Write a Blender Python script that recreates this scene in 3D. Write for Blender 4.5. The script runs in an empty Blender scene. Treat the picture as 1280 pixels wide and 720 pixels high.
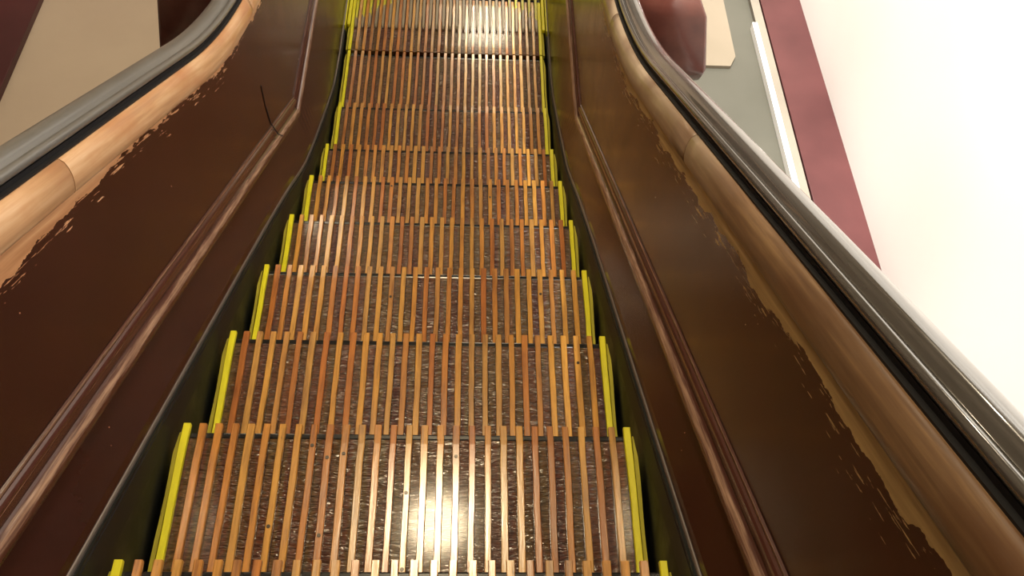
import bpy, bmesh, math, random
from mathutils import Vector, Matrix
random.seed(7)
sc = bpy.context.scene
COL = sc.collection
W = 1.056
T30 = math.tan(math.radians(30))

# ------------------------------------------------------------ helpers
def link(name, me, mat=None, parent=None):
    o = bpy.data.objects.new(name, me)
    COL.objects.link(o)
    if mat: me.materials.clear(); me.materials.append(mat)
    if parent: o.parent = parent
    return o

def empty(name, loc=(0, 0, 0)):
    o = bpy.data.objects.new(name, None); COL.objects.link(o); o.location = loc
    o.empty_display_size = .1
    return o

def tag(o, label=None, cat=None, group=None, kind=None):
    if label: o['label'] = label
    if cat: o['category'] = cat
    if group: o['group'] = group
    if kind: o['kind'] = kind
    return o

def bm_mesh(bm, name, smooth=False):
    bmesh.ops.recalc_face_normals(bm, faces=bm.faces)
    me = bpy.data.meshes.new(name); bm.to_mesh(me); bm.free()
    if smooth:
        for p in me.polygons: p.use_smooth = True
    return me

def box(bm, x0, x1, y0, y1, z0, z1, bev=0):
    r = bmesh.ops.create_cube(bm, size=1)
    for v in r['verts']:
        v.co = Vector(((x0 + x1) / 2 + v.co.x * (x1 - x0), (y0 + y1) / 2 + v.co.y * (y1 - y0), (z0 + z1) / 2 + v.co.z * (z1 - z0)))
    if bev:
        es = list({e for v in r['verts'] for e in v.link_edges})
        bmesh.ops.bevel(bm, geom=es, offset=bev, segments=2, affect='EDGES', profile=.6)
    return r

def box_mesh(name, *a, bev=0):
    bm = bmesh.new(); box(bm, *a, bev=bev); return bm_mesh(bm, name)

def sweep(name, path, prof, side, closed=True, caps=True, smooth=True, u0=0.0, mitre=True):
    """path: list of (y,z); prof: list of (dx,n): dx = outward from the step edge, n = perpendicular height.
    UV u = length along the path, v = length round the profile."""
    n = len(path)
    tang = []
    for i in range(n - 1):
        d = Vector((path[i+1][0] - path[i][0], path[i+1][1] - path[i][1])); tang.append(d.normalized())
    bm = bmesh.new(); uvl = bm.loops.layers.uv.new('uv')
    vs = [0]
    for j in range(1, len(prof) + (1 if closed else 0)):
        a, b = prof[j-1], prof[j % len(prof)]
        vs.append(vs[-1] + math.hypot(a[0]-b[0], a[1]-b[1]))
    rings = []; us = [u0]
    for i in range(n):
        t0 = tang[max(0, i-1)]; t1 = tang[min(n-2, i)]
        t = (t0 + t1).normalized(); nn = Vector((-t.y, t.x))
        k = 1 / max(.5, t.dot(t1))
        if i: us.append(us[-1] + math.hypot(path[i][0]-path[i-1][0], path[i][1]-path[i-1][1]))
        rings.append([bm.verts.new((side * (W/2 + dx), path[i][0] + nn.x*h*k, path[i][1] + nn.y*h*k)) for dx, h in prof])
    m = len(prof); cnt = m if closed else m - 1
    for i in range(n - 1):
        for j in range(cnt):
            j2 = (j + 1) % m
            f = bm.faces.new((rings[i][j], rings[i][j2], rings[i+1][j2], rings[i+1][j]))
            uv = ((us[i], vs[j]), (us[i], vs[j+1]), (us[i+1], vs[j+1]), (us[i+1], vs[j]))
            for l, c in zip(f.loops, uv): l[uvl].uv = c
            f.smooth = smooth
    if closed and caps:
        bm.faces.new(rings[0]); bm.faces.new(rings[-1][::-1])
    return bm_mesh(bm, name)

# ------------------------------------------------------------ material helpers
def new_mat(name, base=(.5, .5, .5), rough=.5, spec=.5, metal=0, coat=0, coat_r=.1):
    m = bpy.data.materials.new(name); m.use_nodes = True
    nt = m.node_tree; b = nt.nodes['Principled BSDF']
    b.inputs['Base Color'].default_value = (*base, 1); b.inputs['Roughness'].default_value = rough
    b.inputs['Specular IOR Level'].default_value = spec; b.inputs['Metallic'].default_value = metal
    b.inputs['Coat Weight'].default_value = coat; b.inputs['Coat Roughness'].default_value = coat_r
    return m, nt, b

def N(nt, t, **k):
    n = nt.nodes.new(t)
    for a, v in k.items():
        if a.startswith('i_'): n.inputs[a[2:].replace('_', ' ')].default_value = v
        else: setattr(n, a, v)
    return n

def coords(nt, kind='Object', scale=(1, 1, 1), loc=(0, 0, 0)):
    tc = N(nt, 'ShaderNodeTexCoord'); mp = N(nt, 'ShaderNodeMapping')
    mp.inputs['Scale'].default_value = scale; mp.inputs['Location'].default_value = loc
    nt.links.new(tc.outputs[kind], mp.inputs['Vector']); return mp.outputs['Vector']

def noise(nt, vec, scale=5, detail=4, rough=.55, dist=0):
    n = N(nt, 'ShaderNodeTexNoise'); n.inputs['Scale'].default_value = scale; n.inputs['Detail'].default_value = detail
    n.inputs['Roughness'].default_value = rough; n.inputs['Distortion'].default_value = dist
    nt.links.new(vec, n.inputs['Vector']); return n.outputs['Fac']

def ramp(nt, fac, stops, interp='LINEAR'):
    r = N(nt, 'ShaderNodeValToRGB'); r.color_ramp.interpolation = interp
    e = r.color_ramp.elements
    while len(e) < len(stops): e.new(.5)
    for k, (p, c) in zip(e, stops):
        k.position = p; k.color = (*c, 1) if len(c) == 3 else c
    nt.links.new(fac, r.inputs['Fac']); return r.outputs['Color']

def math_(nt, op, a, b=None, c=None, clamp=False):
    n = N(nt, 'ShaderNodeMath', operation=op, use_clamp=clamp)
    for i, v in enumerate((a, b, c)):
        if v is None: continue
        if isinstance(v, (int, float)): n.inputs[i].default_value = v
        else: nt.links.new(v, n.inputs[i])
    return n.outputs[0]

def mix(nt, fac, a, b, mode='MIX'):
    n = N(nt, 'ShaderNodeMix', data_type='RGBA', blend_type=mode)
    for k, v in ((0, fac), (6, a), (7, b)):
        if isinstance(v, (int, float)): n.inputs[k].default_value = v
        elif isinstance(v, tuple): n.inputs[k].default_value = (*v, 1) if len(v) == 3 else v
        else: nt.links.new(v, n.inputs[k])
    return n.outputs[2]

def bump(nt, b, h, strength=.3, dist=.01):
    n = N(nt, 'ShaderNodeBump'); n.inputs['Strength'].default_value = strength; n.inputs['Distance'].default_value = dist
    nt.links.new(h, n.inputs['Height']); nt.links.new(n.outputs['Normal'], b.inputs['Normal']); return n

def sepuv(nt):
    tc = N(nt, 'ShaderNodeTexCoord'); s = N(nt, 'ShaderNodeSeparateXYZ'); nt.links.new(tc.outputs['UV'], s.inputs[0])
    return tc.outputs['UV'], s.outputs[0], s.outputs[1]

# ------------------------------------------------------------ materials
# slats: every slat has its own wood tone
M_slat, nt, b = new_mat('slat_wood', rough=.33, spec=.7, coat=.3, coat_r=.22)
oi = N(nt, 'ShaderNodeObjectInfo')
tone = ramp(nt, oi.outputs['Random'], [(0, (.48, .16, .036)), (.3, (.62, .27, .055)), (.6, (.68, .34, .065)), (.85, (.58, .31, .085)), (1, (.42, .14, .034))])
v = coords(nt, 'Object', (60, 6, 60))
addv = N(nt, 'ShaderNodeVectorMath', operation='ADD'); nt.links.new(v, addv.inputs[0])
cmb = N(nt, 'ShaderNodeCombineXYZ'); 
nt.links.new(math_(nt, 'MULTIPLY', oi.outputs['Random'], 97.0), cmb.inputs[0]); nt.links.new(math_(nt, 'MULTIPLY', oi.outputs['Random'], 41.0), cmb.inputs[1])
nt.links.new(cmb.outputs[0], addv.inputs[1]); v = addv.outputs[0]
g = noise(nt, v, 1.2, 5, .6)
c = mix(nt, 1.0, tone, ramp(nt, g, [(.28, (.5, .42, .4)), (.5, (.95, .95, .95)), (.72, (1.25, 1.3, 1.35))]), 'MULTIPLY')
dirt = noise(nt, v, 4.5, 3, .7)
c = mix(nt, ramp(nt, dirt, [(.66, (0, 0, 0)), (.74, (.8, .8, .8))]), c, (.07, .04, .02))
nt.links.new(c, b.inputs['Base Color'])
nt.links.new(ramp(nt, g, [(.3, (.26,)*3), (.7, (.17,)*3)]), b.inputs['Roughness'])
bump(nt, b, g, .12, .004)

# yellow paint
def yellow(name, col, wear=.5):
    m, nt, b = new_mat(name, rough=.4)
    v = coords(nt, 'Object', (30, 8, 30))
    n1 = noise(nt, v, 1.5, 4, .6); n2 = noise(nt, v, 5, 3, .7)
    c = mix(nt, ramp(nt, n1, [(.3, (0, 0, 0)), (.7, (1, 1, 1))]), tuple(x*.8 for x in col), col)
    c = mix(nt, ramp(nt, n2, [(wear + .14, (0, 0, 0)), (wear + .22, (1, 1, 1))]), c, (.16, .10, .03))
    nt.links.new(c, b.inputs['Base Color']); return m
M_yel = yellow('yellow_paint', (.88, .82, .018), .58)
M_yel2 = yellow('faded_yellow_paint', (.55, .50, .06), .54)

P_ = (W - .0155) / 28
# tread between the slats: dark varnished wood with cross ripples
M_tread, nt, b = new_mat('tread_varnished_wood', rough=.2, spec=.38, coat=.2, coat_r=.10)
v = coords(nt, 'Object', (1, 1, 1)); oi = N(nt, 'ShaderNodeObjectInfo')
cmb = N(nt, 'ShaderNodeCombineXYZ'); nt.links.new(math_(nt, 'MULTIPLY', oi.outputs['Random'], 37.0), cmb.inputs[0]); nt.links.new(math_(nt, 'MULTIPLY', oi.outputs['Random'], 11.0), cmb.inputs[1])
av = N(nt, 'ShaderNodeVectorMath', operation='ADD'); nt.links.new(v, av.inputs[0]); nt.links.new(cmb.outputs[0], av.inputs[1]); v = av.outputs[0]
def mp(nt, v, s):
    m = N(nt, 'ShaderNodeMapping'); m.inputs['Scale'].default_value = s; nt.links.new(v, m.inputs['Vector']); return m.outputs['Vector']
per = noise(nt, mp(nt, v, (26.5, 1.2, 1)), 1.0, 2, .5)        # tone changes from groove to groove
c = ramp(nt, per, [(.3, (.050, .016, .015)), (.45, (.092, .036, .018)), (.58, (.085, .054, .019)), (.7, (.14, .052, .021))])
fine = noise(nt, mp(nt, v, (60, 130, 1)), 1.0, 4, .6, .4)
c = mix(nt, 1.0, c, ramp(nt, fine, [(.3, (.45, .45, .45)), (.65, (1.7, 1.6, 1.5))]), 'MULTIPLY')
sx = N(nt, 'ShaderNodeSeparateXYZ'); tcx = N(nt, 'ShaderNodeTexCoord'); nt.links.new(tcx.outputs['Object'], sx.inputs[0])
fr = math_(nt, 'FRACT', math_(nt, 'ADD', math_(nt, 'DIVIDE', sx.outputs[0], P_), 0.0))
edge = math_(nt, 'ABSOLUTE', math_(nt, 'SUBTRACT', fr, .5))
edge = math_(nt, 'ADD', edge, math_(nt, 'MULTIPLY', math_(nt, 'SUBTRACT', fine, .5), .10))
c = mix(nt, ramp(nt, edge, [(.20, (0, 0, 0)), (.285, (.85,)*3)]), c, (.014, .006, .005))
nt.links.new(c, b.inputs['Base Color'])
rip = noise(nt, mp(nt, v, (26, 115, 1)), 1.0, 2, .5, 1.0)
nt.links.new(ramp(nt, fine, [(.35, (.20,)*3), (.65, (.10,)*3)]), b.inputs['Roughness'])
bump(nt, b, rip, 1.0, .0062)

M_bar, nt, b = new_mat('nosing_metal', (.008, .008, .009), .2, .45, 0)
M_screw, nt, b = new_mat('screw_steel', (.05, .035, .02), .3, .5, .3)
M_black, nt, b = new_mat('skirt_black_paint', (.009, .010, .009), .3, .2)
v = coords(nt, 'Object', (3, 3, 3)); n1 = noise(nt, v, 3, 4)
nt.links.new(ramp(nt, n1, [(.35, (.38,)*3), (.65, (.55,)*3)]), b.inputs['Roughness'])
M_rubber, nt, b = new_mat('black_rubber', (.006, .006, .008), .55, .3)
M_rim, nt, b = new_mat('rim_metal', (.20, .18, .17), .38, .5, .6)
M_pan, nt, b = new_mat('light_block_dark', (.015, .015, .013), .8, .2)

BROWN = (.029, .0084, .0070); BROWN2 = (.043, .0128, .0102)
def wood_col(nt, uvvec, dark=False):
    m = N(nt, 'ShaderNodeMapping'); m.inputs['Scale'].default_value = (2.2, 55, 1); nt.links.new(uvvec, m.inputs['Vector'])
    g = noise(nt, m.outputs[0], 1.0, 5, .6, .3)
    if dark: return ramp(nt, g, [(.25, (.17, .10, .04)), (.5, (.36, .235, .10)), (.75, (.55, .39, .18))])
    return ramp(nt, g, [(.25, (.30, .135, .060)), (.5, (.50, .26, .13)), (.75, (.66, .42, .24))])

def panel_mat(name, depth, ragged, dark, u0=.5, u1=1.2, near=0.0):
    """brown gloss paint; worn to the bare wood from the top cap downwards; UV v = distance below the cap line"""
    m, nt, b = new_mat(name, rough=.2, spec=.22)
    uv, u, vv = sepuv(nt)
    n_big = noise(nt, mp(nt, uv, (5, 2, 1)), 1.0, 2, .5)
    n_str = noise(nt, mp(nt, uv, (10, 120, 1)), 1.0, 4, .65, .2)
    n_edge = noise(nt, mp(nt, uv, (24, 24, 1)), 1.0, 3, .6)
    lim = math_(nt, 'ADD', math_(nt, 'MULTIPLY', math_(nt, 'SUBTRACT', n_big, .5), ragged*1.5), depth)
    lim = math_(nt, 'ADD', lim, math_(nt, 'MULTIPLY', math_(nt, 'SUBTRACT', n_edge, .5), .028))
    mr = N(nt, 'ShaderNodeMapRange'); nt.links.new(u, mr.inputs[0]); mr.inputs[1].default_value = u0; mr.inputs[2].default_value = u1; mr.inputs[3].default_value = 1; mr.inputs[4].default_value = 0
    lim = math_(nt, 'ADD', lim, math_(nt, 'MULTIPLY', mr.outputs[0], near))
    d = math_(nt, 'DIVIDE', math_(nt, 'SUBTRACT', vv, lim), ragged * .6 + .01)          # <0 bare, 0..1 streaky, >1 sound paint
    solid = math_(nt, 'LESS_THAN', d, 0.0)
    thr = math_(nt, 'ADD', .56, math_(nt, 'MULTIPLY', math_(nt, 'MAXIMUM', d, 0.0), .10))
    streak = math_(nt, 'GREATER_THAN', n_str, thr)
    worn = math_(nt, 'MAXIMUM', solid, streak)
    # a few lonely chips over the whole panel
    chips = math_(nt, 'GREATER_THAN', noise(nt, mp(nt, uv, (55, 55, 1)), 1.0, 1, .5), .81)
    worn = math_(nt, 'MAXIMUM', worn, chips)
    n1 = noise(nt, mp(nt, uv, (3, 3, 1)), 1.0, 5, .6)
    paint = mix(nt, ramp(nt, n1, [(.3, (0, 0, 0)), (.7, (1, 1, 1))]), BROWN, BROWN2)
    c = mix(nt, worn, paint, wood_col(nt, uv, dark))
    nt.links.new(c, b.inputs['Base Color'])
    r = math_(nt, 'ADD', math_(nt, 'MULTIPLY', worn, .25), ramp(nt, noise(nt, mp(nt, uv, (8, 8, 1)), 1, 5, .65), [(.3, (.16,)*3), (.7, (.27,)*3)]))
    nt.links.new(r, b.inputs['Roughness'])
    h = math_(nt, 'ADD', math_(nt, 'MULTIPLY', worn, -.6), math_(nt, 'MULTIPLY', noise(nt, mp(nt, uv, (4, 4, 1)), 1, 3), .8))
    bump(nt, b, h, .12, .004)
    return m
M_panL = panel_mat('brown_paint_worn_left', .004, .040, False, .2, 1.0, .045)
M_panR = panel_mat('brown_paint_worn_right', .012, .07, True, .9, 2.0, .02)
M_low = panel_mat('brown_paint_lower', -1.0, .01, False)
M_paint, nt, b = new_mat('brown_gloss_paint', BROWN2, .22, .45)
M_paintmar, nt, b = new_mat('maroon_gloss_paint', (.15, .048, .034), .22, .5)
v = coords(nt, 'Object', (6, 6, 6)); n1 = noise(nt, v, 2, 4)
c = mix(nt, ramp(nt, n1, [(.3, (0, 0, 0)), (.7, (1, 1, 1))]), (.060, .018, .013), (.090, .028, .020))
ch = noise(nt, coords(nt, 'Object', (40, 40, 40)), 1, 2)
c = mix(nt, ramp(nt, ch, [(.76, (0, 0, 0)), (.78, (1, 1, 1))]), c, (.6, .45, .35))
nt.links.new(c, b.inputs['Base Color'])

def cap_mat(name, light):
    m, nt, b = new_mat(name, rough=.4, spec=.4)
    uv, u, vv = sepuv(nt)
    g = noise(nt, mp(nt, uv, (2.5, 60, 1)), 1.0, 5, .6, .3)
    big = noise(nt, mp(nt, uv, (4, 9, 1)), 1.0, 3, .5)
    if light:
        c = ramp(nt, g, [(.25, (.33, .17, .085)), (.5, (.52, .31, .17)), (.75, (.66, .46, .30))])
        c2 = (.40, .17, .075)
    else:
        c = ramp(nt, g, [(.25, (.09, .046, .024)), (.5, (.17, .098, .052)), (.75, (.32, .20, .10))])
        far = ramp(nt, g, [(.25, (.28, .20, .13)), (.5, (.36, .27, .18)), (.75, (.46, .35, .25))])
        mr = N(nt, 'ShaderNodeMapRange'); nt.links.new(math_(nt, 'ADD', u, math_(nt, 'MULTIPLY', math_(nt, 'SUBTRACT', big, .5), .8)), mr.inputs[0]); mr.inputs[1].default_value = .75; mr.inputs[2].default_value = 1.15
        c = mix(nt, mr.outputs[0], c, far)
        c2 = (.12, .055, .025)
    c = mix(nt, ramp(nt, big, [(.45, (0, 0, 0)), (.68, (.8,)*3)]), c, c2)
    nt.links.new(c, b.inputs['Base Color'])
    nt.links.new(ramp(nt, big, [(.3, (.45,)*3), (.7, (.28,)*3)]), b.inputs['Roughness'])
    bump(nt, b, g, .15, .003); return m
M_capL = cap_mat('bare_wood_cap_light', True)
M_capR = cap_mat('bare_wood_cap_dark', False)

def mould_mat(name, bands):
    """paint rubbed through along the ridges of the moulding; bands = (v_centre, half width, strength)"""
    m, nt, b = new_mat(name, rough=.22, spec=.5)
    uv, u, vv = sepuv(nt)
    s = noise(nt, mp(nt, uv, (7, 160, 1)), 1.0, 4, .6)
    tot = None
    for c0, hw, st in bands:
        d = math_(nt, 'DIVIDE', math_(nt, 'ABSOLUTE', math_(nt, 'SUBTRACT', vv, c0)), hw)
        k = math_(nt, 'MULTIPLY', math_(nt, 'SUBTRACT', 1.0, d, clamp=True), st)
        tot = k if tot is None else math_(nt, 'MAXIMUM', tot, k)
    w = math_(nt, 'MULTIPLY', math_(nt, 'SUBTRACT', math_(nt, 'ADD', tot, s), .72), 2.6, clamp=True)
    c = mix(nt, w, (.070, .024, .017), ramp(nt, s, [(.3, (.17, .09, .065)), (.7, (.42, .27, .19))]))
    nt.links.new(c, b.inputs['Base Color']); bump(nt, b, s, .1, .002); return m

M_rail, nt, b = new_mat('handrail_black_gloss', (.060, .057, .055), .12, .6, 0, .8, .05)
uv, u, vv = sepuv(nt)
n1 = noise(nt, mp(nt, uv, (5, 40, 1)), 1.0, 5, .6)
nt.links.new(ramp(nt, n1, [(.35, (.09,)*3), (.7, (.25,)*3)]), b.inputs['Roughness'])
bump(nt, b, noise(nt, mp(nt, uv, (6, 12, 1)), 1.0, 2), .08, .003)
M_railL, nt, b = new_mat('handrail_black_satin', (.07, .07, .072), .30, .6, 0, .6, .25)
uv, u, vv = sepuv(nt)
n1 = noise(nt, mp(nt, uv, (5, 40, 1)), 1.0, 5, .6)
nt.links.new(ramp(nt, n1, [(.2, (.30,)*3), (.85, (.38,)*3)]), b.inputs['Roughness'])
nt.links.new(ramp(nt, n1, [(.2, (.10, .10, .102)), (.85, (.12, .12, .118))]), b.inputs['Base Color'])

def plain(name, c1, c2, rough, scale=2.0, spec=.4):
    m, nt, b = new_mat(name, rough=rough, spec=spec)
    n1 = noise(nt, coords(nt, 'Object'), scale, 4)
    nt.links.new(mix(nt, ramp(nt, n1, [(.3, (0, 0, 0)), (.7, (1, 1, 1))]), c1, c2), b.inputs['Base Color']); return m
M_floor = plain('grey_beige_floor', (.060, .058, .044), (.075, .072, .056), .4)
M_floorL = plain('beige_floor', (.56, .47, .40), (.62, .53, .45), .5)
M_land = plain('cream_landing', (.17, .140, .098), (.195, .16, .115), .5)
M_white = plain('white_wall_paint', (.90, .89, .86), (.92, .91, .88), .6)
M_ceil = plain('ceiling_white', (.30, .25, .195), (.35, .29, .23), .8)
M_mar = plain('maroon_board_paint', (.055, .0165, .017), (.078, .025, .025), .28, 3)
M_marD = plain('dark_maroon_board_paint', (.07, .018, .024), (.10, .026, .034), .35, 3)
M_strip = plain('white_trim', (.88, .87, .83), (.92, .91, .88), .35)
M_cream = plain('cream_edge', (.17, .15, .12), (.20, .175, .14), .5)

# ------------------------------------------------------------ steps
PITCH = W - .0155; NS = 29; P = PITCH / (NS - 1)
YN, YF, SW = -.444, 0.0, .0155      # near end and nosing tip of a slat (from the step's own nosing)
def slat_mesh(i):
    r = random.Random(i)
    bm = bmesh.new(); n = 9; rings = []
    w0 = SW * r.uniform(.93, 1.06)
    ph = r.uniform(0, 6); 
    for k in range(n + 1):
        t = k / n; y = YN + (YF - YN) * t
        off = .0007 * math.sin(ph + t * r.choice((4, 6, 7))) ; w = w0 * (1 + r.uniform(-.05, .05)) / 2
        top = 0 if 0 < k < n else -.0015
        yy = y
        rings.append([bm.verts.new((off + a, yy, z)) for a, z in ((-w, -.014), (-w, top - .0018), (-w + .0015, top), (w - .0015, top), (w, top - .0018), (w, -.014))])
    for k in range(n):
        for j in range(6):
            bm.faces.new((rings[k][j], rings[k][(j+1) % 6], rings[k+1][(j+1) % 6], rings[k+1][j]))
    bm.faces.new(rings[0]); bm.faces.new(rings[-1][::-1])
    # the cleat goes on down the riser
    box(bm, -w0/2 + .001, w0/2 - .001, -.047, -.034, -.222, -.0125)
    return bm_mesh(bm, 'slat')
SLATS = [slat_mesh(i) for i in range(7)]
SLATY = []
for i in range(3):
    m = SLATS[i].copy(); SLATY.append(m)
for m in SLATS: m.materials.append(M_slat)
for m in SLATY: m.materials.append(M_yel)
me_base = box_mesh('tread_board', -W/2 + .001, W/2 - .001, -.440, -.034, -.034, -.0125, bev=0); me_base.materials.append(M_tread)
me_riser = box_mesh('riser', -W/2 + .004, W/2 - .004, -.070, -.0475, -.222, -.0345); me_riser.materials.append(M_tread)
bm = bmesh.new()
box(bm, -W/2, W/2, -.0335, -.018, -.026, -.0145, bev=.004)
me_bar = bm_mesh(bm, 'nosing_bar'); me_bar.materials.append(M_bar)
def strip_mesh(side):
    bm = bmesh.new(); n = 8; rings = []
    for k in range(n + 1):
        t = k / n; y = -.44 + .42 * t
        w = .0095 + .0012 * math.sin(t * 9 + side)
        if k == n: w *= .4
        a = W/2 + .0035
        rings.append([bm.verts.new((side * x, y, z)) for x, z in ((a, -.030), (a, -.009), (a + w, -.011), (a + w, -.030))])
    for k in range(n):
        for j in range(4): bm.faces.new((rings[k][j], rings[k][(j+1) % 4], rings[k+1][(j+1) % 4], rings[k+1][j]))
    bm.faces.new(rings[0]); bm.faces.new(rings[-1][::-1])
    m = bm_mesh(bm, 'edge_strip'); m.materials.append(M_yel2); return m
me_strip = {s: strip_mesh(s) for s in (-1, 1)}
bm = bmesh.new()
bmesh.ops.create_cone(bm, cap_ends=True, segments=14, radius1=.0046, radius2=.0042, depth=.0022)
me_screw = bm_mesh(bm, 'screw'); me_screw.materials.append(M_screw)
bm = bmesh.new(); box(bm, -.0038, .0038, -.0006, .0006, .0011, .0015); me_slot = bm_mesh(bm, 'slot')

steps_yz = [(k * .4, -k * .4 * T30) for k in range(7)] + [(2.86, -1.566), (3.315, -1.62), (3.768, -1.62)]
labels = [
 'nearest wooden escalator step, only its slat ends show along the bottom edge',
 'large wooden escalator step with bright glare and screws on slats, second from the bottom',
 'wooden escalator step directly beyond the glaring large one, third from the bottom',
 'wooden escalator step, fourth up from the bottom edge of the photo',
 'wooden escalator step, fifth up from the bottom edge of the photo',
 'wooden escalator step, sixth up from the bottom edge of the photo',
 'wooden escalator step, seventh up, just nearer than the corners of the side mouldings',
 'wooden escalator step, eighth from the bottom, just beyond the corner of the side mouldings',
 'levelled wooden escalator step between black gap lines, second from the top of the photo',
 'farthest wooden escalator step, its grooves entered by the yellow comb teeth',
]
screws = {1: [(8, -.055), (9, -.085), (10, -.075), (9, -.27), (14, -.17), (14, -.345), (6, -.25), (17, -.08)], 3: [(11, -.12), (24, -.1)], 2: [(26, -.09)], 5: [(9, -.05), (20, -.1)]}
rr = random.Random(3)
for k, (y, z) in enumerate(steps_yz):
    s = empty('escalator_step', (0, y, z))
    tag(s, labels[k], 'escalator step', 'wooden slatted escalator steps')
    sl = []
    for i in range(NS):
        edge = i in (0, NS - 1)
        o = link('slat', rr.choice(SLATY if edge else SLATS), None, s)
        o.location = (-PITCH/2 + i * P + (0 if edge else rr.uniform(-.0008, .0008)), 0, 0 if edge else rr.uniform(-.0008, .0004))
        o.rotation_euler.z = rr.uniform(-.001, .001)
        if edge: o['label'] = 'yellow painted edge slat'
        sl.append(o)
    link('tread_board', me_base, None, s); link('riser', me_riser, None, s)
    link('nosing_bar', me_bar, None, s)['label'] = 'black metal nosing bar'
    for sd in (-1, 1): link('edge_strip', me_strip[sd], None, s)['label'] = 'faded yellow side strip'
    for (i, sy) in screws.get(k, []):
        o = link('screw', me_screw, None, sl[i]); o.location = (0, sy, .0004)

# ------------------------------------------------------------ comb plate of the lower landing
cp = empty('comb_plate', (0, 3.80, -1.615))
tag(cp, 'yellow painted comb plate with worn teeth at the far end of the steps', 'comb plate')
bm = bmesh.new()
box(bm, -W/2 - .02, W/2 + .02, 0.005, .45, -.02, .008, bev=.004)
link('plate', bm_mesh(bm, 'plate'), M_yel, cp)
# teeth: yellow paint, worn to grey metal in the middle of the flight
M_tooth, nt, b = new_mat('worn_comb_tooth', rough=.3, metal=0)
tc = N(nt, 'ShaderNodeTexCoord'); sp = N(nt, 'ShaderNodeSeparateXYZ')
oi = N(nt, 'ShaderNodeObjectInfo')
sp2 = N(nt, 'ShaderNodeSeparateXYZ'); nt.links.new(oi.outputs['Location'], sp2.inputs[0])
nt.links.new(tc.outputs['Object'], sp.inputs[0])
wx = math_(nt, 'ABSOLUTE', math_(nt, 'ADD', sp2.outputs[0], -.03))
n1 = noise(nt, coords(nt, 'Object', (40, 14, 10)), 1.0, 4)
yp = math_(nt, 'MULTIPLY', sp.outputs[1], -1.6)
worn = math_(nt, 'GREATER_THAN', math_(nt, 'ADD', math_(nt, 'MULTIPLY', n1, .5), yp), math_(nt, 'ADD', math_(nt, 'MULTIPLY', wx, 1.4), -.12))
nt.links.new(mix(nt, worn, (.62, .58, .02), (.30, .24, .15)), b.inputs['Base Color'])
bm = bmesh.new()
pr = [(-.29, -.004, .0035), (-.27, .002, .0055), (-.1, .006, .0065), (.02, .009, .0065)]
rings = [[bm.verts.new((a * w, y, z)) for a, z in ((-1, -.012), (-1, t), (1, t), (1, -.012))] for y, t, w in pr]
for a, b2 in zip(rings, rings[1:]):
    for j in range(4): bm.faces.new((a[j], a[(j+1) % 4], b2[(j+1) % 4], b2[j]))
bm.faces.new(rings[0]); bm.faces.new(rings[-1][::-1])
me_t = bm_mesh(bm, 'tooth'); me_t.materials.append(M_tooth)
for i in range(NS - 1):
    o = link('tooth', me_t, None, cp); o.location = (-PITCH/2 + (i + .5) * P, 0, 0)
bm = bmesh.new()
for sd in (-1, 1): box(bm, sd * (W/2 + .012) - .008, sd * (W/2 + .012) + .008, -.29, .02, -.012, .009, bev=.003)
link('side_tooth', bm_mesh(bm, 'side_tooth'), M_yel, cp)

# ------------------------------------------------------------ balustrades
def arc_path(y0, z0, R, y_start, y_end, n=26):
    pts = [(y_start + (y0 - y_start) * i / 14, z0 + (y0 - (y_start + (y0 - y_start) * i / 14)) * T30) for i in range(14)]
    for i in range(n + 1):
        th = math.radians(30) * (1 - i / n)
        pts.append((y0 + R * (.5 - math.sin(th)), z0 - R * (math.cos(th) - math.cos(math.radians(30)))))
    ye, ze = pts[-1]
    for i in range(1, 7): pts.append((ye + (y_end - ye) * i / 6, ze))
    return pts
YS, YE = -1.35, 4.35
CAP = arc_path(1.32, .73 - 1.32 * T30, 3.0, YS, YE)      # line where the panel turns into the wooden cap
def interp(pts, y):
    for a, b in zip(pts, pts[1:]):
        if a[0] <= y <= b[0]: return a[1] + (b[1] - a[1]) * (y - a[0]) / (b[0] - a[0])
    return pts[-1][1] if y > pts[-1][0] else pts[0][1]
def smooth_pts(ctrl, n=12):
    """Catmull-Rom through control points"""
    out = []
    c = [ctrl[0]] + ctrl + [ctrl[-1]]
    for i in range(1, len(c) - 2):
        for k in range(n):
            t = k / n
            out.append(tuple(.5 * ((2*c[i][j]) + (-c[i-1][j] + c[i+1][j])*t + (2*c[i-1][j] - 5*c[i][j] + 4*c[i+1][j] - c[i+2][j])*t*t + (-c[i-1][j] + 3*c[i][j] - 3*c[i+1][j] + c[i+2][j])*t**3) for j in (0, 1)))
    out.append(ctrl[-1]); return out
RIM = [(YS, .065 - YS * T30), (1.3, .052 - 1.3 * T30)]
RIM = [RIM[0]] + smooth_pts([(1.3, .052 - 1.3*T30), (1.7, .042 - 1.7*T30), (2.05, .018 - 2.05*T30), (2.2, -1.245), (2.5, -1.375), (2.75, -1.475), (2.97, -1.555), (3.2, -1.592), (3.5, -1.605), (4.0, -1.605), (YE, -1.605)], 6)
MO = (.278 + 1.035) / T30
MOULD = [(YS, .278 - YS * T30), (MO, -1.035), (YE, -1.035)]

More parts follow.
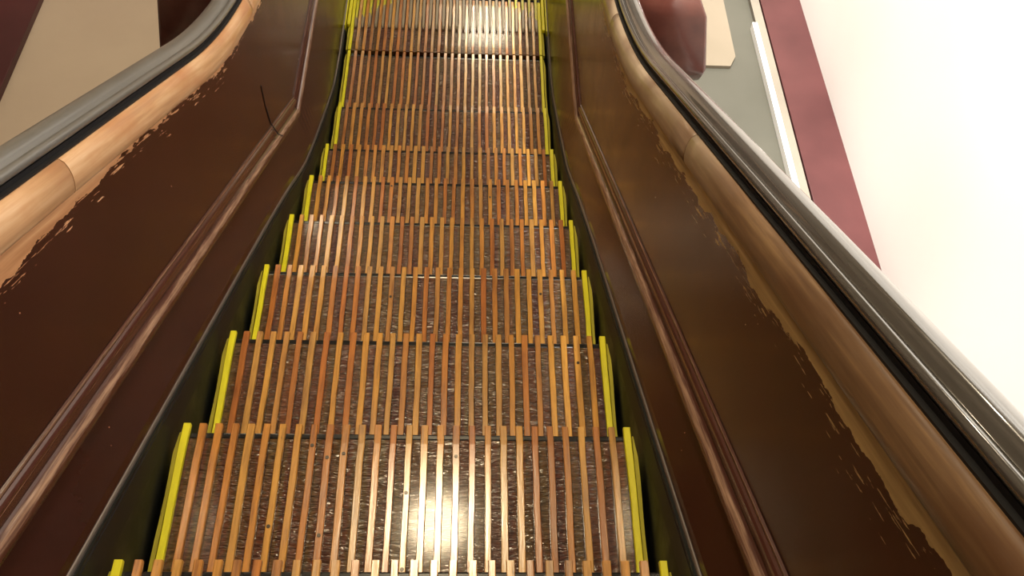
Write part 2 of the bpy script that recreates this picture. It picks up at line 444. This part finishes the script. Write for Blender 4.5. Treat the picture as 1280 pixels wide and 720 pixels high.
def prism_yz(name, top, bot, x0, x1, side, uv_top=None, ny=150):
    """wall between two y,z lines with thickness x0..x1 (offsets from the step edge); uv v = distance below the top line"""
    bm = bmesh.new(); uvl = bm.loops.layers.uv.new('uv')
    ys = [YS + (YE - YS) * i / ny for i in range(ny + 1)]
    cols = []
    for y in ys:
        zt, zb = interp(top, y), interp(bot, y)
        cols.append([bm.verts.new((side * (W/2 + x), y, z)) for x, z in ((x0, zb), (x0, zt), (x1, zt), (x1, zb))] + [zt, zb, y])
    for a, b in zip(cols, cols[1:]):
        for j in range(4):
            j2 = (j + 1) % 4
            f = bm.faces.new((a[j], a[j2], b[j2], b[j]))
            uv = []
            for c, q in ((a, j), (a, j2), (b, j2), (b, j)):
                dz = 0 if q in (1, 2) else (c[4] - c[5])
                uv.append((c[6] / .87, dz * .87))
            for l, w in zip(f.loops, uv): l[uvl].uv = w
    bm.faces.new(cols[0][:4]); bm.faces.new(cols[-1][:4][::-1])
    return bm_mesh(bm, name)

def seg(path, ya, yb):
    pts = [(ya, interp(path, ya))] + [p for p in path if ya < p[0] < yb] + [(yb, interp(path, yb))]
    return pts

for side, nm in ((-1, 'left'), (1, 'right')):
    L = side < 0
    bal = empty('escalator_balustrade', (0, 0, 0))
    tag(bal, 'brown painted balustrade left of the steps, wide pale bare-wood cap and a crack' if L else
        'brown painted balustrade right of the steps with streaky darker worn cap', 'balustrade', 'escalator balustrades')
    link('inner_panel', prism_yz('inner_panel', CAP, RIM, .078, .135, side), M_panL if L else M_panR, bal)
    # rounded wooden cap, in lengths with tight joints
    prof = [(.078, -.002), (.0745, .004), (.0735, .018), (.0755, .034), (.080, .047), (.086, .057), (.0945, .063), (.098, .063), (.16, .060), (.16, -.002)]
    joints = [YS, .555, 1.95, 3.3, YE] if L else [YS, .80, 1.92, 3.3, YE]
    for a, b in zip(joints, joints[1:]):
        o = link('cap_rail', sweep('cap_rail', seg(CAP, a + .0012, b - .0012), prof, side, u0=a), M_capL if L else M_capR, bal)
        o['label'] = 'bare wooden cap length worn free of paint'
    # moulding
    mp_ = [(.079, -.066), (.074, -.064), (.072, -.059), (.074, -.054), (.0745, -.050), (.066, -.047), (.060, -.040), (.057, -.030), (.058, -.020), (.063, -.012), (.070, -.008),
           (.0735, -.004), (.0735, .012), (.071, .016), (.068, .021), (.068, .028), (.071, .033), (.075, .037), (.075, .045), (.0735, .047), (.079, .049), (.10, .05), (.10, -.066)]
    cum = [0]
    for p, q in zip(mp_, mp_[1:]): cum.append(cum[-1] + math.hypot(p[0]-q[0], p[1]-q[1]))
    mm = mould_mat('moulding_paint_' + nm, [(cum[9] - .003, .016, .66 if L else .72), (cum[14], .005, .35), (cum[2], .004, .3), (cum[18] - .001, .007, .8)])
    o = link('moulding', sweep('moulding', MOULD, mp_, side, smooth=False), mm, bal)
    o['label'] = 'raised moulding with paint rubbed off its ridges'
    # metal rim along the lower edge of the panel
    o = link('rim_trim', sweep('rim_trim', RIM, [(.0335, -.010), (.0315, -.004), (.0315, .003), (.0335, .0065), (.0385, .008), (.0385, -.010)], side, smooth=False), M_rim, bal)
    o['label'] = 'thin grey metal rim'
    # brown toe strip between rim and panel face
    bm = bmesh.new(); uvl = bm.loops.layers.uv.new('uv'); cols = []
    for i in range(151):
        y = YS + (YE - YS) * i / 150; zr = interp(RIM, y) + .006; zm = interp(MOULD, y) - .055
        zf = zr + .03
        cols.append([bm.verts.new((side * (W/2 + x), y, z)) for x, z in ((.036, zr), (.038, zf), (.0735, zm), (.0775, zm), (.0775, zr))] + [y, (0, .03, .03 + zm - zf, .04 + zm - zf, .1)])
    for a, b in zip(cols, cols[1:]):
        for j in range(5):
            j2 = (j + 1) % 5; f = bm.faces.new((a[j], a[j2], b[j2], b[j]))
            for l, uvw in zip(f.loops, ((a[5] / .87, a[6][j]), (a[5] / .87, a[6][j2]), (b[5] / .87, b[6][j2]), (b[5] / .87, b[6][j]))): l[uvl].uv = uvw
    bm.faces.new(cols[0][:5]); bm.faces.new(cols[-1][:5][::-1])
    link('lower_panel', bm_mesh(bm, 'lower_panel'), M_low, bal)
    # skirt
    bm = bmesh.new()
    ys = [YS + (3.50 - YS) * i / 110 for i in range(111)]
    cols = [[bm.verts.new((side * (W/2 + x), y, z)) for x, z in ((.026, min(interp(RIM, y) - .33, -.3 - y*T30 if y < 2.2 else 9)), (.026, interp(RIM, y) - .004 - (.03 * max(0, (y - 3.47) / .03) ** 2)), (.034, interp(RIM, y) - .004 - (.03 * max(0, (y - 3.47) / .03) ** 2)), (.034, min(interp(RIM, y) - .33, -.3 - y*T30 if y < 2.2 else 9)))] for y in ys]
    for a, b in zip(cols, cols[1:]):
        for j in range(4): bm.faces.new((a[j], a[(j+1) % 4], b[(j+1) % 4], b[j]))
    bm.faces.new(cols[0]); bm.faces.new(cols[-1][::-1])
    o = link('skirt_panel', bm_mesh(bm, 'skirt_panel'), M_black, bal); o['label'] = 'glossy black skirt panel'
    o = link('skirt_band', sweep('skirt_band', [q for q in RIM if q[0] < 3.49] + [(3.49, -1.605)], [(.0245, -.012), (.0258, -.010), (.0265, -.010), (.0265, -.075), (.0245, -.072)], side, smooth=False), M_rubber, bal); o['label'] = 'matte black band along the top of the skirt'
    bm = bmesh.new(); box(bm, side*(W/2 + .026), side*(W/2 + .036), 3.502, YE, -1.9, -1.606)
    o = link('landing_skirt', bm_mesh(bm, 'landing_skirt'), M_yel, bal); o['label'] = 'yellow painted skirt end'
    # handrail guide under the rail; its black ledge stands in for the shadow gap
    link('handrail_guide', sweep('handrail_guide', seg(CAP, YS, 4.2), [(.0985, .0612), (.0985, .067), (.107, .068), (.107, .0765), (.160, .0765), (.160, .0605)], side, smooth=False), M_rubber, bal)
    # outer cladding
    bot = [(YS, -.75 - YS*T30), (2.4, -.55 - 2.4*T30), (YE, -.55 - 2.4*T30)]
    link('outer_panel', prism_yz('outer_panel', [(p[0], p[1] + .03) for p in CAP], bot, .136, .158, side), M_paint, bal)
    if L:
        # crack running down the panel across the moulding
        bm = bmesh.new()
        pts = [(1.866, -.539, .0772), (1.861, -.627, .0772), (1.879, -.741, .0755), (1.885, -.80, .060), (1.935, -.86, .058), (1.99, -.93, .070)]
        for a, b in zip(pts, pts[1:]):
            fr = [bm.verts.new((side*(W/2 + q[2] - .0012), q[0] + d, q[1])) for q, d in ((a, -.002), (b, -.002), (b, .002), (a, .002))]
            bk = [bm.verts.new((side*(W/2 + q[2] + .0015), q[0] + d, q[1])) for q, d in ((a, -.002), (b, -.002), (b, .002), (a, .002))]
            bm.faces.new(fr); bm.faces.new(bk[::-1])
            for j in range(4): bm.faces.new((fr[j], bk[j], bk[(j+1) % 4], fr[(j+1) % 4]))
        o = link('crack', bm_mesh(bm, 'crack'), M_rubber, bal); o['label'] = 'dark crack in the panel'
    # rounded casing on the outer side at the lower end
    prof = []
    y0, y1, z0, z1, r = 2.24, YE, -.86, -.36, .12
    for cy, cz, a0 in ((y0 + r, z1 - r, 90), (y0 + r, z0 + r, 180)):
        for i in range(9):
            a = math.radians(a0 + 90 * i / 8); prof.append((cy + r * math.cos(a), cz + r * math.sin(a)))
    prof += [(y1, z0), (y1, z1)]
    bm = bmesh.new()
    zx = [(-.87, 1.07), (-.80, 1.085), (-.72, 1.082), (-.6, 1.062), (-.5, 1.04), (-.42, 1.0), (-.36, .95)]
    A = [bm.verts.new((side * .708, y, z)) for y, z in prof]; B = [bm.verts.new((side * (interp(zx, z) - .014), y, z)) for y, z in prof]
    Bi = [bm.verts.new((side * interp(zx, z), (y - 3.2) * .985 + 3.2 , (z + .61) * .95 - .61)) for y, z in prof]
    n = len(prof)
    for P_, Q_ in ((A, B), (B, Bi)):
        for j in range(n): f = bm.faces.new((P_[j], P_[(j+1) % n], Q_[(j+1) % n], Q_[j])); f.smooth = True
    bm.faces.new(A); bm.faces.new(Bi[::-1])
    me = bm_mesh(bm, 'newel_casing')
    o = link('newel_casing', me, M_paintmar, bal); o['label'] = 'rounded maroon casing on the outer side'
    # unseen pan added to block light from below (built once, with the left side)
    if L:
        bm = bmesh.new()
        pts = [(YS, -.42 - YS*T30), (2.6, -.42 - 2.6*T30), (YE, -.42 - 2.6*T30)]
        top = [[bm.verts.new((s * (W/2 + .025), y, z)) for s in (-1, 1)] for y, z in pts]
        bt = [[bm.verts.new((s * (W/2 + .025), y, z - .04)) for s in (-1, 1)] for y, z in pts]
        for i in range(2):
            bm.faces.new((top[i][0], top[i][1], top[i+1][1], top[i+1][0])); bm.faces.new((bt[i][0], bt[i+1][0], bt[i+1][1], bt[i][1]))
            for s in (0, 1): bm.faces.new((top[i][s], top[i+1][s], bt[i+1][s], bt[i][s]))
        link('light_block_pan', bm_mesh(bm, 'light_block_pan'), M_pan, bal)
    # ---- handrail: runs on its guide and moves, so it is a thing of its own
    rp = [(.110, .0775), (.1045, .081), (.1025, .087), (.1045, .0935), (.108, .097), (.115, .0975), (.1175, .093), (.1205, .096), (.122, .103), (.127, .1095), (.134, .1125), (.145, .1130),
          (.156, .1095), (.165, .103), (.171, .095), (.1725, .088), (.169, .081), (.164, .0775)]
    # the rail turns down round the newel at the end
    ye = YE - .05; ze = interp(CAP, ye)
    loop = [p for p in CAP if p[0] < ye] + [(ye, ze)]
    Rn = .16
    for i in range(1, 12):
        a = math.pi * i / 16; loop.append((ye + (Rn + .2) * math.sin(a) * .6, ze - Rn + Rn * math.cos(a)))
    h = link('handrail', sweep('handrail', loop, rp, side), M_railL if L else M_rail)
    tag(h, 'satin grey-black rubber handrail on the left balustrade' if L else 'glossy black handrail on the right balustrade with bright reflections', 'handrail', 'escalator handrails')
    # newel end board inside the rail loop
    bm = bmesh.new()
    A = []; B = []
    for i in range(13):
        a = math.pi * i / 12; y = YE + .0 + .14 * math.sin(a); z = ze - Rn + .15 * math.cos(a) + .01
        A.append(bm.verts.new((side*(W/2 + .09), y, z))); B.append(bm.verts.new((side*(W/2 + .15), y, z)))
    for j in range(12): bm.faces.new((A[j], A[j+1], B[j+1], B[j]))
    bm.faces.new((A[-1], A[0], B[0], B[-1])); bm.faces.new(A); bm.faces.new(B[::-1])
    link('newel_end', bm_mesh(bm, 'newel_end'), M_paint, bal)

# ------------------------------------------------------------ setting
def struct(name, me, m):
    o = link(name, me, m); o['kind'] = 'structure'; return o
ZF = -1.62
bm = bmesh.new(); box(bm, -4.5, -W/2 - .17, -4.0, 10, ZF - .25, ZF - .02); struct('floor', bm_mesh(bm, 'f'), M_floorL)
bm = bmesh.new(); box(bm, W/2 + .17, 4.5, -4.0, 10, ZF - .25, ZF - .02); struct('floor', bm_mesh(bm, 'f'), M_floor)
bm = bmesh.new(); box(bm, -W/2 - .17, W/2 + .17, YE + .1, 10, ZF - .25, ZF - .02); struct('floor', bm_mesh(bm, 'f'), M_floorL)
bm = bmesh.new(); vv_ = [(.72, 3.28), (1.565, 3.28), (1.605, 3.36), (1.66, 10), (.72, 10)]
a = [bm.verts.new((x, y, ZF - .019)) for x, y in vv_]; b_ = [bm.verts.new((x, y, ZF + .0)) for x, y in vv_]
bm.faces.new(a[::-1]); bm.faces.new(b_)
for j in range(5): bm.faces.new((a[j], a[(j+1) % 5], b_[(j+1) % 5], b_[j]))
struct('floor', bm_mesh(bm, 'f'), M_land)
# right: white strip, cream edge, maroon board, white wall
struct('trim_1', box_mesh('t', 1.735, 1.765, -3.9, 3.62, ZF - .02, ZF + .03, bev=.003), M_strip)
struct('trim_2', box_mesh('t', 1.765, 1.815, -3.9, 9.8, ZF - .02, ZF + .012), M_cream)
struct('baseboard_right', box_mesh('b', 1.822, 2.06, -3.9, 9.9, ZF - .02, ZF + .018, bev=.004), M_mar)
struct('wall_right', box_mesh('w', 2.06, 2.2, -4, 10, ZF - .02, 3.4), M_white)
struct('baseboard_left', box_mesh('b', -2.75, -2.23, -3.9, 9.9, ZF - .02, ZF + .02, bev=.004), M_marD)
struct('wall_left', box_mesh('w', -2.9, -2.75, -4, 10, ZF - .02, 3.4), M_ceil)
struct('wall_back', box_mesh('w', -2.9, 2.2, 10.0, 10.15, ZF - .02, 3.4), M_ceil)
struct('ceiling', box_mesh('c', -2.9, 2.2, -4, 10.15, 3.4, 3.5), M_ceil)

# ------------------------------------------------------------ lights (ceiling lamps, and spots added to whiten the right wall)
def area(loc, tgt, size, power, col=(1, .83, .58), sy=None, shape='RECTANGLE'):
    l = bpy.data.lights.new('ceiling_lamp', 'AREA'); l.energy = power; l.color = col; l.shape = shape; l.size = size
    l.size_y = sy or size
    o = bpy.data.objects.new('ceiling_lamp', l); COL.objects.link(o); o.location = loc
    o.rotation_euler = (Vector(tgt) - Vector(loc)).to_track_quat('-Z', 'Y').to_euler(); return o
area((-.02, 1.50, 3.36), (-.02, 1.50, 0), .36, 74, (1, .80, .50), sy=.36, shape='DISK')        # mirrored in the nearest tread
area((.36, 9.5, 3.34), (.25, 4.0, -1.6), .6, 110, sy=.6, shape='DISK')        # mirrored in the far levelled steps
area((-1.6, 5.2, 3.36), (-1.6, 5.2, 0), .6, 60)
def spot(loc, tgt, power, ang, col=(1, .95, .88)):
    l = bpy.data.lights.new('added_wall_spot', 'SPOT'); l.energy = power; l.color = col; l.spot_size = math.radians(ang); l.spot_blend = .6; l.shadow_soft_size = .06
    o = bpy.data.objects.new('added_wall_spot', l); COL.objects.link(o); o.location = loc
    o.rotation_euler = (Vector(tgt) - Vector(loc)).to_track_quat('-Z', 'Y').to_euler(); return o
for y in (-1.8, -.6, .6, 1.8, 3.0, 4.2, 5.6, 7.0):
    spot((1.2, y, 3.36), (2.06, y, -.1), 1250, 56)            # added spots that push the wall to full white
w = bpy.data.worlds.new('world'); sc.world = w; w.use_nodes = True
w.node_tree.nodes['Background'].inputs[0].default_value = (1, .88, .74, 1); w.node_tree.nodes['Background'].inputs[1].default_value = .12

# ------------------------------------------------------------ camera
f_px = 1144.73
cam = bpy.data.cameras.new('camera'); co = bpy.data.objects.new('camera', cam); COL.objects.link(co)
yaw, pit, rol = .0910838, .9610806, .0924117
F = Vector((math.sin(yaw)*math.cos(pit), math.cos(yaw)*math.cos(pit), -math.sin(pit)))
R = Vector((math.cos(yaw), -math.sin(yaw), 0)); U = R.cross(F)
R2 = R*math.cos(rol) + U*math.sin(rol); U2 = -R*math.sin(rol) + U*math.cos(rol)
mw = Matrix((R2, U2, -F)).transposed().to_4x4(); mw.translation = Vector((.12344, -.57723, 1.75))
co.matrix_world = mw
cam.sensor_width = 36; cam.sensor_fit = 'HORIZONTAL'; cam.lens = 36 * f_px / 1280; cam.clip_start = .01
sc.camera = co
vs = sc.view_settings; vs.view_transform = 'Standard'; vs.look = 'None'; vs.exposure = 0; vs.gamma = 1; vs.use_curve_mapping = False
